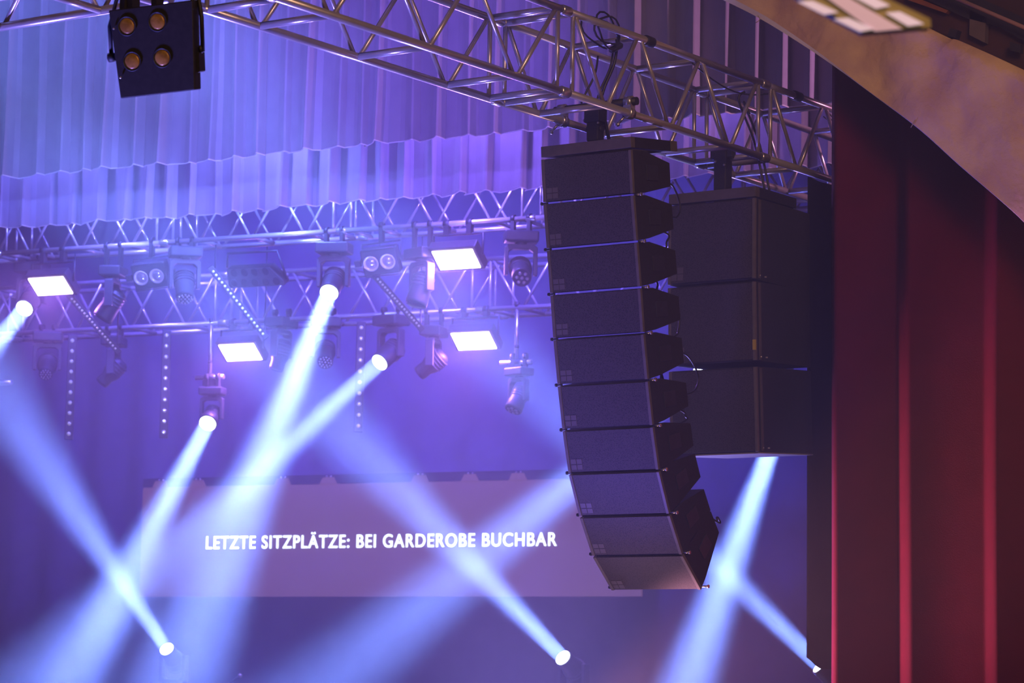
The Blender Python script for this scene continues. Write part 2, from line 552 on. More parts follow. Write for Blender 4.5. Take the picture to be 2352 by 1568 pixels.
def fcur(u, v):
    x = PCU.x + 0.03 + u * 3.6
    e = u * 3.6
    z = -0.18 + v * (6.43 - 0.62 * e)
    ed = (-0.02, 0.47, 1.14, 1.72, 2.33, 2.95, 3.8)
    kk = max(i for i in range(6) if ed[i] <= e)
    k = (e - ed[kk]) / (ed[kk + 1] - ed[kk])
    q = min(k / 0.28, 1.0)
    prof = q * q * (3 - 2 * q) if k < 0.28 else max(0.0, 1 - (k - 0.28) / 0.72) ** 1.5 + 0.10 * math.sin((k - 0.28) * 8.7) * (1 - v) * (1 - k)
    y = PCU.y - 0.15 * prof - 0.03 * math.sin(e * 7 + 0.4 * v) * (1 - 0.5 * v)
    x += 0.05 * (v - 0.5) * 0.4 + 0.012 * math.sin(v * 5 + e)
    return V((x + 0.0, y, z))


cu = MB().grid(fcur, 361, 16)
tag(part('house_curtain', cu, VELVET, solid=0.012), 'dark red velvet house curtain in deep folds behind the cream arch', 'curtain')

# black masking leg hung along the right-hand chord of the speaker truss
yl0 = onp(1853, 425, V((TX, 0, 0)), X).y
zl0 = onp(1860, 1510, V((TX, yl0, 0)), X).z
lg = MB()


def flg(u, v):
    y = yl0 + u * 2.2
    zb = zl0 - 0.075 * min(1, u * 9)
    zt = TZ - 0.04
    return V((TX + 0.012 * math.sin(y * 16), y + (0.02 * (1 - v)), zb + (zt - zb) * v))


lg.grid(flg, 70, 12)
tag(part('masking_leg', lg, DRAPE, solid=0.01), 'narrow black masking drape hanging between the sub cabinets and the red curtain', 'curtain')

PA = at(1912, 150, 19.2)                     # face of the arch
low = [(1400, -120), (1540, -55), (1660, 0), (1740, 40), (1830, 95), (1912, 150), (2010, 222), (2110, 297), (2200, 378), (2290, 455), (2352, 512), (2430, 600), (2500, 700), (2570, 820), (2630, 980), (2680, 1200), (2700, 1500), (2710, 2000)]
upp = [(1700, -190), (1800, -130), (1900, -70), (2000, -5), (2080, 40), (2140, 70), (2180, 90), (2200, 92), (2280, 128), (2352, 163), (2430, 200), (2500, 232), (2600, 280), (2760, 380), (2900, 560), (2990, 900), (3010, 1400), (3010, 2000)]
lo3 = catmull([onp(x, y, PA, Y) for x, y in low], 4)
up3 = catmull([onp(x, y, PA, Y) for x, y in upp], 4)
TH = 0.34


def lip(p):                                   # the pale lip is widest at the top of the arch
    return max(0.005, min(0.062, 0.062 - (p.x - onp(1740, 40, PA, Y).x) * 0.075))


le3 = [a_.lerp(b_, min(0.5, lip(a_) / (b_ - a_).length)) for a_, b_ in zip(lo3, up3)]
am = MB()
n = len(lo3)
nv = 9
for i in range(n):
    for j in range(nv):
        p = le3[i].lerp(up3[i], j / (nv - 1))
        wv = 0.012 * math.sin(i * 0.55 + j * 1.1) + 0.010 * math.sin(i * 0.9 - j * 0.8)
        am.v.append(p + Y * (wv if 0 < j < nv - 1 else 0))
for i in range(n - 1):
    for j in range(nv - 1):
        am.face((i * nv + j, (i + 1) * nv + j, (i + 1) * nv + j + 1, i * nv + j + 1), True)
b0 = len(am.v)
for i in range(n):
    am.v.append(up3[i] + Y * TH)
for i in range(n - 1):
    am.face((i * nv + nv - 1, (i + 1) * nv + nv - 1, b0 + i + 1, b0 + i), True)
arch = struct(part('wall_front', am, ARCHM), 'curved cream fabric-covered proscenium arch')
ae = MB()
for i in range(n):
    ae.v += [le3[i], lo3[i] + Y * 0.012, lo3[i] + Y * TH * 0.45]
for i in range(n - 1):
    ae.face((3 * i, 3 * i + 1, 3 * i + 4, 3 * i + 3), False)
    ae.face((3 * i + 1, 3 * i + 2, 3 * i + 5, 3 * i + 4), False)
part('arch_edge', ae, ARCHE, arch, label='pale underside of the arch')

# dark timber wall above the arch and what is fixed to it
PD = PA + Y * 0.5
dw = [onp(x, y, PD, Y) for x, y in ((1650, -330), (2000, 30), (2140, 118), (2352, 230), (2760, 480), (2900, 800), (2900, 2000), (4300, 2000), (4300, -700), (1650, -700))]
struct(part('trim_1', MB().prism(dw, Y * 0.1), WOODD), 'dark timber boarding above the arch')
PD2 = PD - Y * 0.06
q = lambda x, y: onp(x, y, PD2, Y)
tag(part('timber_batten', MB().prism([q(2085, -14), q(2178, 24), q(2172, 30), q(2080, -2)], Y * 0.05), WOODO), 'short orange timber batten on the dark boarding above the arch', 'batten')
tag(part('rail', MB().tube(onp(2140, -28, PD2 - Y * 0.1, Y), onp(2480, 118, PD2 - Y * 0.1, Y), 0.014, 12), PINKP), 'thin pinkish pipe rail running across the top right corner', 'pipe')
tag(part('cover_plate', MB().prism([q(2228, 22), q(2264, 40), q(2262, 98), q(2226, 80)], Y * 0.05), GREYP), 'grey plate fixed to the dark boarding below the pipe rail', 'plate')
tag(part('junction_box', MB().prism([q(2192, 68), q(2209, 73), q(2203, 91), q(2185, 85)], -Y * 0.06), BLACK), 'small black box sitting on the upper edge of the arch', 'box')
tag(part('ceiling_beam', MB().prism([q(2170, -40), q(2420, 70), q(2420, 130), q(2290, 60), q(2215, 40), q(2120, -5)], Y * 0.045), BLACK), 'black beam below the pipe rail above the arch', 'beam')
tag(part('wall_bracket', MB().prism([q(2325, 98), q(2350, 106), q(2350, 124), q(2325, 118)], -Y * 0.04), BLACK), 'small dark bracket on the boarding at the right edge of the photo', 'bracket')

# loose threads at the arch edge
for pts, lb in (([(1741, 36), (1746, 44), (1740, 50), (1736, 52)], 'loose curled thread at the pale upper edge of the arch'),
                ([(2103, 275), (2097, 284), (2092, 293)], 'loose thread hanging from the arch in front of the red curtain')):
    tag(part('thread', MB().path([onp(x, y, PA - Y * 0.02, Y) for x, y in pts], 0.003, 6), THREAD), lb, 'thread')

# hanging lamp in the hall, close to the camera and out of focus
DL = 9.0
lp = lambda x, y, dd=0.0: at(x, y, DL + dd)
lc = lp(1990, 30)
t = thing('hall_lamp', 'pale hanging hall lamp with four white panes, blurred in front of the arch', 'lamp', lc)
outer = [lp(1822, -16), (lp(1985, 74)), lp(2140, 62), lp(2138, 42), lp(1985, -30)]
ey = (lp(1985, 74) - lp(1822, -16)).normalized()
nrm = (outer[1] - outer[0]).cross(outer[2] - outer[1]).normalized()
if nrm.dot(CAM - lc) < 0:
    nrm = -nrm
part('housing', MB().prism([p - nrm * 0.012 for p in outer], -nrm * 0.10), PANELM, t)
part('reflector_plate', MB().prism([lp(1893, -10), lp(1920, -22), lp(2072, 66), lp(2010, 72)], -nrm * 0.008), PANEF, t)
for pp in ([(1832, 4), (1866, 2), (1925, 28), (1893, 34)], [(1915, 44), (1948, 41), (2007, 67), (1975, 73)], [(1955, -10), (1990, -14), (2044, 13), (2012, 20)], [(2035, 30), (2066, 27), (2122, 55), (2086, 60)]):
    part('pane', MB().prism([lp(x, y) + nrm * 0.004 for x, y in pp], -nrm * 0.008), PANEW, t)
part('stem', MB().tube(lc - nrm * 0.06, lc - nrm * 0.06 + Z * 3.0, 0.012, 10), STEEL, t)

# ------------------------------------------------------------------ line array
AW = 0.70
# where the front face's left edge meets each seam, on the plane of that edge
front_c = onp(1340, 331, V((MX, 0, 0)), X)
xl, xr = MX - AW / 2, MX + AW / 2
edge = [(1243, 364), (1248, 467), (1256, 573), (1264, 676), (1271, 779), (1281, 885), (1292, 988), (1306, 1088), (1331, 1187), (1361, 1278), (1406, 1357)]
prof = [onp(x, y, V((xl, 0, 0)), X) for x, y in edge]
print('array', [(round(p.y, 3), round(p.z, 3)) for p in prof], 'seg', [round((prof[i + 1] - prof[i]).length, 3) for i in range(10)])
ORD = ['topmost', 'second', 'third', 'fourth', 'fifth', 'sixth', 'seventh', 'eighth', 'ninth']
DEPTH = 0.47


def yz(p, x):
    return V((x, p.y, p.z))


rears = []
for i in range(10):
    a, b = yz(prof[i], 0), yz(prof[i + 1], 0)
    L = (b - a).length
    dn = (b - a).normalized()
    bk = V((0, -dn.z, dn.y))
    if bk.y < 0:
        bk = -bk
    a2, b2 = a + dn * 0.006, b - dn * 0.006
    cx = MX
    lab = (ORD[i] + ' cabinet from the top' if i else 'topmost cabinet') + ' of the curved black line array' if i < 9 else 'lowest cabinet of the curved black line array, tilted most towards the hall'
    t = thing('line_array_speaker', lab, 'loudspeaker', V((cx, (a.y + b.y) / 2, (a.z + b.z) / 2)), 'line array cabinets')
    O = V((cx, 0, 0))
    wd = 0.058
    sec = [a2 + bk * 0.02, a2 + bk * 0.16, a2 + bk * DEPTH + dn * wd * 1.1, b2 + bk * DEPTH - dn * wd * 1.1, b2 + bk * 0.16 - dn * 0.012, b2 + bk * 0.02]
    if i == 9:
        sec = [a2 + bk * 0.02, a2 + bk * 0.16, a2 + bk * DEPTH + dn * wd, b2 + bk * DEPTH * 0.94 - dn * wd * 1.5, b2 + bk * 0.10 - dn * 0.008, b2 + bk * 0.02]
    body = part('cabinet', MB().prism([p + V((xl + 0.004, 0, 0)) for p in sec], X * (AW - 0.008)), CABM, t, bevel=0.004)
    part('grille', MB().box((a2 + b2) / 2 + bk * 0.011 + O, (AW / 2 - 0.022, 0.010, L / 2 - 0.012), X, bk, dn), GRILLE, t)
    for sx in (xl + 0.012, xr - 0.012):
        part('edge_strip', MB().box((a2 + b2) / 2 + bk * 0.008 + V((sx, 0, 0)), (0.011, 0.012, L / 2 - 0.008), X, bk, dn), EDGE, t, bevel=0.002)
        # link hardware at the lower corner
    for sx, sg in ((xl, -1), (xr, 1)):
        pp = b + bk * 0.035 + V((sx, 0, 0))
        part('link_pin', MB().tube(pp - X * 0.012 * sg, pp + X * 0.030 * sg, 0.007, 10).lathe(pp + X * 0.030 * sg, X * sg, [(0, 0.012), (0.010, 0.012)], 10), STEEL if sg > 0 else BLACK, t)
    bd = part('badge', MB(), LOGO, t) if False else None
    gm = MB()
    bc_ = b2 - dn * 0.055 + bk * 0.0005 + V((xl + 0.075, 0, 0))
    for ix in (-1, 1):
        for iz in (-1, 1):
            gm.box(bc_ + X * (0.023 * ix) + dn * (0.019 * iz), (0.020, 0.002, 0.016), X, bk, dn)
    part('badge', gm, LOGO, t, label='small pale badge of four squares')
    # side handle recess plate
    part('side_plate', MB().box((a2 + b2) / 2 + bk * 0.24 + V((xr - 0.002, 0, 0)), (0.005, 0.07, 0.05), X, bk, dn), CASE, t, bevel=0.003)
    rears.append((a2 + bk * DEPTH + dn * wd, b2 + bk * DEPTH - dn * wd, bk, dn))

# flying frame on top
a, b = yz(prof[0], 0), yz(prof[1], 0)
dn = (b - a).normalized()
bk = V((0, -dn.z, dn.y))
bk = bk if bk.y > 0 else -bk
t = thing('flying_frame', 'brown-grey flying frame bar on top of the curved line array', 'flying frame', V((MX, a.y, a.z)))
fc = a - dn * 0.042
part('front_bar', MB().box(fc + bk * 0.025 + V((MX, 0, 0)), (AW / 2, 0.024, 0.035), X, bk, dn), FRAMEM, t, bevel=0.003)
for sx in (xl + 0.03, xr - 0.03):
    part('side_bar', MB().box(fc + bk * 0.27 + V((sx, 0, 0)), (0.028, 0.22, 0.035), X, bk, dn), BLACK, t, bevel=0.003)
part('centre_bar', MB().box(fc + bk * 0.30 + V((MX, 0, 0)), (0.05, 0.25, 0.04), X, bk, dn), BLACK, t, bevel=0.003)
part('rear_bar', MB().box(fc + bk * 0.53 + V((MX, 0, 0)), (AW / 2, 0.04, 0.035), X, bk, dn), FRAMEM, t, bevel=0.003)
ARR_TOP = fc + bk * 0.22 - dn * 0.04 + V((MX, 0, 0))

# link cables behind the cabinets
cl = [((1533, 420), (1552, 440), (1562, 475), (1555, 497), (1541, 498)), ((1534, 538), (1531, 556), (1527, 572)), ((1555, 715), (1560, 735), (1558, 760), (1550, 772)),
      ((1563, 810), (1588, 828), (1604, 865), (1598, 893), (1574, 905)), ((1568, 944), (1574, 955), (1576, 965)), ((1640, 1195), (1646, 1188), (1650, 1190), (1647, 1198)), ((1510, 650), (1509, 662), (1508, 672)), ((1518, 858), (1524, 875), (1526, 880))]
cln = ['looping out behind the top two line array cabinets', 'bridging the gap below the second line array cabinet', 'bulging behind the fourth line array cabinet', 'in a big loop behind the fifth and sixth line array cabinets',
       'behind the joint of the sixth and seventh line array cabinets', 'in a small loop on the back of the ninth line array cabinet', 'in the gap between the third and fourth line array cabinets', 'in the gap between the fifth and sixth line array cabinets']
ccab = [(0, 1), (1, 2), (3, 4), (4, 5), (5, 6), (8, 8), (2, 3), (5, 5)]
for pts, lb, (ca, cb) in zip(cl, cln, ccab):
    ps = [onp(x, y, V((xr - 0.20, 0, 0)), X) for x, y in pts]
    ends = []
    for c_, tt in ((ca, 0.55), (cb, 0.45)):
        ra, rb_, bk, dn = rears[c_]
        e = ra.lerp(rb_, 0.5 + (0.25 if tt > 0.5 else -0.25)) - bk * 0.01
        ends.append(V((xr - 0.20, e.y, e.z)))
    ps = catmull([ends[0]] + ps + [ends[1]], 6)
    tag(part('speaker_cable', MB().path(ps, 0.007, 8), CABLE), 'black speaker cable ' + lb, 'cable', 'speaker cables')

# rigging: pipe with clamps across the chords
py_ = onp(1420, 262, V((MX, 0, TZ)), Z)
pyy = ARR_TOP.y - 0.10
t = thing('rigging_pipe', 'black pipe clamped across the truss above the line array', 'pipe', V((MX, pyy, TZ + 0.07)))
part('pipe', MB().tube(V((LX - 0.06, pyy, TZ + 0.075)), V((TX + 0.06, pyy, TZ + 0.075)), 0.027, 16), BLACK, t)
for cxx in (LX, TX):
    part('clamp', MB().lathe(V((cxx, pyy - 0.03, TZ)), Y, [(0, 0.030), (0.004, 0.040), (0.056, 0.040), (0.06, 0.030)], 16)
         .box(V((cxx, pyy, TZ + 0.05)), (0.028, 0.028, 0.03)).lathe(V((cxx - 0.03, pyy, TZ + 0.075)), X, [(0, 0.028), (0.004, 0.038), (0.056, 0.038), (0.06, 0.028)], 16)
         .tube(V((cxx - 0.02, pyy - 0.03, TZ - 0.03)), V((cxx - 0.06, pyy - 0.04, TZ - 0.07)), 0.008, 8).ball(V((cxx - 0.06, pyy - 0.04, TZ - 0.075)), 0.015), STEEL, t)
t = thing('hoist_hook', 'black hoist adaptor hanging from the pipe down to the line array frame', 'hoist', V((MX, pyy, TZ)))
hz_ = ARR_TOP.z
part('body', MB().box(V((MX, pyy, TZ + 0.02)), (0.06, 0.05, 0.06)).box(V((MX, pyy, (TZ + hz_) / 2 - 0.01)), (0.045, 0.04, max(0.02, (TZ - hz_) / 2))), BLACK, t, bevel=0.008)
part('shackle', MB().lathe(V((MX - 0.06, pyy, (TZ + hz_) / 2)), X, [(0, 0.022), (0.12, 0.022)], 12).tube(V((MX + 0.05, pyy + 0.02, TZ + 0.02)), V((MX + 0.07, pyy + 0.06, hz_)), 0.012), BLACK, t)
part('bolt', MB().ball(V((MX - 0.065, pyy - 0.03, TZ - 0.02)), 0.012), STEEL, t)
part('bolt', MB().ball(V((MX + 0.05, pyy - 0.045, TZ - 0.05)), 0.009), STEEL, t)
# black cables dropping through the truss
for dx, top, lb in ((0.03, TS - 0.02, 'thick black cable dropping through the truss on the right of the hoist'), (0.0, TS - 0.05, 'black cable dropping through the truss next to the hoist'), (-0.12, TS - 0.10, 'thin black cable bent over inside the truss left of the hoist')):
    ps = catmull([V((MX + dx + 0.10, pyy + 0.05, TZ + top)), V((MX + dx + 0.09, pyy + 0.03, TZ + top * 0.7)), V((MX + dx + 0.04, pyy, TZ + top * 0.4)), V((MX + dx + 0.02, pyy - 0.02, TZ + 0.10))], 6)
    tag(part('power_cable', MB().path(ps, 0.010 if dx > 0 else 0.007, 8), CABLE), lb, 'cable', 'cables inside the truss')

# coil of cable on the upper right chord
yc = onp(1430, 80, V((TX, 0, 0)), X).y
ps = []
for k in range(60):
    th = k / 60 * 2 * math.pi * 3
    rr = 0.10 + 0.02 * math.sin(k * 0.7)
    ps.append(V((TX - 0.05 + 0.05 * math.sin(th * 0.5), yc - 0.15 + rr * 1.6 * math.cos(th), TZ + TS - 0.02 + rr * math.sin(th))))
t = thing('cable_coil', 'black cable coil with a plug slung over the upper truss chord', 'cable', ps[0])
part('coil', MB().path(ps, 0.007, 8), CABLE, t)
part('plug', MB().lathe(V((TX - 0.08, yc - 0.02, TZ + TS - 0.12)), V((0, 1, 0.5)), [(0, 0.012), (0.02, 0.022), (0.13, 0.022), (0.15, 0.012)], 12), CASE, t)
for px_, lb in ((1490, 'black band wrapped round the upper truss chord near the cable coil'), (1830, 'black band wrapped round the upper truss chord beside the red curtain')):
    yy = onp(px_, 70 + (px_ - 1430) * 0.384, V((TX, 0, 0)), X).y
    tag(part('cable_wrap', MB().lathe(V((TX, yy - 0.05, TZ + TS)), Y, [(0, 0.027), (0.01, 0.036), (0.09, 0.036), (0.10, 0.027)], 14), BLACK), lb, 'cable wrap')
# thin cables draped along the top chord
for k, lb in ((0, 'thin black cable sagging under the upper truss chord'), (1, 'bunch of thin cables sagging beside the red curtain')):
    y0 = yc + 0.9 + k * 1.9
    ps = [V((TX - 0.02, y0 + 1.1 * u, TZ + TS - 0.03 - 0.09 * math.sin(math.pi * u))) for u in [j / 12 for j in range(13)]]
    m = MB().path(ps, 0.006, 6)
    if k:
        for e in (0.02, 0.04):
            m.path([p + V((-e, 0, -e * 0.5)) for p in ps], 0.005, 6)
    tag(part('truss_cable', m, CABLE), lb, 'cable')

# ------------------------------------------------------------------ sub array
SW = 0.70
sxl, sxr = MX - SW / 2, MX + SW / 2
sp = [onp(x, y, V((sxr, 0, 0)), X) for x, y in ((1735, 450), (1734, 642), (1737, 838), (1742, 1040))]
SD = 0.775
SLAB = ['top', 'middle', 'bottom']
for i in range(3):
    a, b = yz(sp[i], 0), yz(sp[i + 1], 0)
    dn = (b - a).normalized(); bk = V((0, -dn.z, dn.y)); bk = bk if bk.y > 0 else -bk
    a2, b2 = a + dn * 0.008, b - dn * (0.03 if i == 1 else 0.006)
    L = (b2 - a2).length
    t = thing('sub_bass_speaker', SLAB[i] + ' cabinet of the three stacked black sub-bass speakers', 'loudspeaker', V((MX, (a.y + b.y) / 2, (a.z + b.z) / 2)), 'sub-bass cabinets')
    sec = [a2 + bk * 0.02, a2 + bk * SD, b2 + bk * SD, b2 + bk * 0.02]
    part('cabinet', MB().prism([p + V((sxl + 0.004, 0, 0)) for p in sec], X * (SW - 0.008)), CABM, t, bevel=0.006)
    part('grille', MB().box((a2 + b2) / 2 + bk * 0.011 + V((MX, 0, 0)), (SW / 2 - 0.022, 0.010, L / 2 - 0.012), X, bk, dn), GRILLE, t)
    for sx in (sxl + 0.012, sxr - 0.012):
        part('edge_strip', MB().box((a2 + b2) / 2 + bk * 0.008 + V((sx, 0, 0)), (0.011, 0.012, L / 2 - 0.004), X, bk, dn), EDGE, t, bevel=0.002)
    for k in (0.03, 0.11):
        pp = b2 - dn * 0.03 + bk * (0.03 + k) + V((sxr, 0, 0))
        part('link_pin', MB().tube(pp - X * 0.012, pp + X * 0.010, 0.006, 10), STEEL, t)
    gm = MB()
    bc_ = b2 - dn * 0.075 + bk * 0.0005 + V((sxl + 0.075, 0, 0))
    for ix in (-1, 1):
        for iz in (-1, 1):
            gm.box(bc_ + X * (0.026 * ix) + dn * (0.024 * iz), (0.023, 0.002, 0.021), X, bk, dn)
    part('badge', gm, LOGO, t, label='small pale badge of four squares')
    part('side_rail', MB().box((a2 + b2) / 2 + bk * 0.055 + V((sxr + 0.003, 0, 0)), (0.004, 0.012, L / 2 - 0.01), X, bk, dn), FRAMEM, t)
    if i == 2:
        part('base_plate', MB().box(b2 + bk * (SD / 2 + 0.01) + dn * 0.004 + V((MX, 0, 0)), (SW / 2 - 0.004, SD / 2 - 0.012, 0.004), X, bk, dn), BASEM, t, label='pale underside')
    if i == 1:
        part('tape', MB().box(b2 - dn * 0.11 + bk * 0.0 + V((sxr - 0.012, 0, 0)), (0.0115, 0.006, 0.035), X, bk, dn), YELLOW, t, label='yellow tape on the edge strip')
a, b = yz(sp[0], 0), yz(sp[1], 0)
dn = (b - a).normalized(); bk = V((0, -dn.z, dn.y)); bk = bk if bk.y > 0 else -bk
fc = a - dn * 0.035
t = thing('flying_frame', 'grey flying frame bar on top of the sub-bass speakers', 'flying frame', V((MX, a.y, a.z)))
part('front_bar', MB().box(fc + bk * 0.03 + V((MX, 0, 0)), (SW / 2, 0.028, 0.036), X, bk, dn), FRAMEM, t, bevel=0.003)
for sx in (sxl + 0.03, sxr - 0.03):
    part('side_bar', MB().box(fc + bk * 0.32 + V((sx, 0, 0)), (0.028, 0.26, 0.036), X, bk, dn), BLACK, t, bevel=0.003)
part('rear_bar', MB().box(fc + bk * 0.53 + V((MX, 0, 0)), (SW / 2 - 0.06, 0.03, 0.036), X, bk, dn), FRAMEM, t, bevel=0.003)
part('centre_bar', MB().box(fc + bk * 0.30 + V((MX, 0, 0)), (0.04, 0.2, 0.036), X, bk, dn), BLACK, t, bevel=0.003)
sh = fc + bk * 0.15 - dn * 0.036 + V((MX, 0, 0))
t = thing('hoist_hook', 'black hoist adaptor hanging from the truss down to the sub-bass frame', 'hoist', V((MX, sh.y, TZ)))
part('body', MB().box(V((MX, sh.y, (TZ + 0.04 + sh.z) / 2)), (0.05, 0.045, max(0.03, (TZ + 0.04 - sh.z) / 2))), BLACK, t, bevel=0.008)
part('shackle', MB().tube(V((MX - 0.08, sh.y, TZ + 0.01)), V((MX + 0.08, sh.y, TZ + 0.01)), 0.022, 12).box(V((MX, sh.y, TZ + 0.03)), (0.085, 0.03, 0.03)), BLACK, t)
part('bolt', MB().ball(V((MX - 0.03, sh.y - 0.05, TZ - 0.03)), 0.010), STEEL, t)
part('bolt', MB().ball(V((MX + 0.04, sh.y - 0.05, TZ - 0.06)), 0.010), STEEL, t)
for k, lb in ((0, 'black cable dropping from the upper chord to the sub-bass speakers, nearer one'), (1, 'second black cable dropping beside the first to the sub-bass speakers')):
    yy = sh.y + 0.12 + 0.07 * k
    ps = catmull([V((TX - 0.10, yy - 0.10, TZ + TS - 0.06 - 0.15 * k)), V((TX - 0.13, yy - 0.13, TZ + TS * 0.75)), V((TX - 0.08, yy, TZ + 0.12)), V((TX - 0.02, yy + 0.05, sh.z + 0.02))], 6)
    tag(part('power_cable', MB().path(ps, 0.009, 8), CABLE), lb, 'cable', 'cables at the sub-bass speakers')

# ------------------------------------------------------------------ four-lamp light on the front cross truss
d0 = 15.4
TL, TR, BL_, BR_ = at(247, 24, d0), None, None, None
fn = V((0.34, -1, -0.28)).normalized()         # the face looks at the hall and down
fu = (Z - fn * Z.dot(fn)).normalized()
fx = fu.cross(fn)
fx = fx if fx.x > 0 else -fx
TL = at(247, 24, d0)
pT = lambda x, y: onp(x, y, TL, fn)
c_ = (pT(247, 24) + pT(441, 0) + pT(275, 227) + pT(446, 207)) / 4
ex = ((pT(441, 0) - pT(247, 24)) + (pT(446, 207) - pT(275, 227))).normalized()
ez = (pT(247, 24) - pT(275, 227) + pT(441, 0) - pT(446, 207)).normalized()
wx = (pT(441, 0) - pT(247, 24)).length / 2 * 0.97
wz = (pT(247, 24) - pT(275, 227)).length / 2
t = thing('audience_blinder', 'black four-lamp light hanging from the front cross truss, lamps unlit', 'stage light', c_)
part('housing', MB().prism([pT(247, 24) - fn * 0.01, pT(441, 0) - fn * 0.01, pT(446, 207) - fn * 0.01, pT(275, 227) - fn * 0.01], -fn * 0.09), BLACK, t, bevel=0.006)
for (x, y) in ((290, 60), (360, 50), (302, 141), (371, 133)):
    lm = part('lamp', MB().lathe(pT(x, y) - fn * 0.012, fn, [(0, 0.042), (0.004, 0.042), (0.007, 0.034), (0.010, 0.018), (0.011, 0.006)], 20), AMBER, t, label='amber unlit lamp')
    part('rim', MB().lathe(pT(x, y) - fn * 0.011, fn, [(0, 0.047), (0.006, 0.054), (0.007, 0.050), (0.002, 0.046)], 20, False), BLACK, lm)
for (p0_, p1_) in (((244, 40), (247, 130)), ((447, 40), (448, 110))):
    pass
part('yoke', MB().path([pT(254, 128) - fn * 0.08 - ex * 0.03, pT(252, 60) - fn * 0.08 - ex * 0.035, pT(262, -30) - fn * 0.08, pT(345, -45) - fn * 0.08, pT(436, -52) - fn * 0.08, pT(446, 40) - fn * 0.08 + ex * 0.01, pT(448, 120) - fn * 0.08 + ex * 0.012], 0.012, 8), BLACK, t)
part('knob', MB().lathe(pT(252, 132) - fn * 0.08, -ex, [(0, 0.02), (0.012, 0.026), (0.04, 0.026)], 12), BLACK, t)
part('knob', MB().lathe(pT(446, 114) - fn * 0.08, ex, [(0, 0.018), (0.012, 0.024), (0.02, 0.012)], 12), BLACK, t)
part('bolt', MB().ball(pT(261, 66), 0.006), STEEL, t)
part('bolt', MB().ball(pT(277, 178), 0.006), STEEL, t)
part('side_flap', MB().prism([pT(443, 120) - fn * 0.05, pT(449, 122) - fn * 0.05, pT(451, 165) - fn * 0.05, pT(445, 168) - fn * 0.05], -fn * 0.08), BLACK, t)
for x in (272, 290, 345):
    part('clamp', MB().box(pT(x, 4) - fn * 0.10, (0.018, 0.03, 0.05)), BLACK, t)
tag(part('safety_cable', MB().path([pT(438, -60) - fn * 0.03, pT(437, 20) - fn * 0.03, pT(436, 75) - fn * 0.03], 0.011, 8), BLACK), 'black strap hanging beside the four-lamp light', 'strap')
HB = c_


# ------------------------------------------------------------------ stage fixtures
def beam(lens, v, power, size=0.16, spread=10, color=BLUE):
    return area('beam_lamp', lens + v * 0.012, v, power, color, size, disk=True, spread=spread)


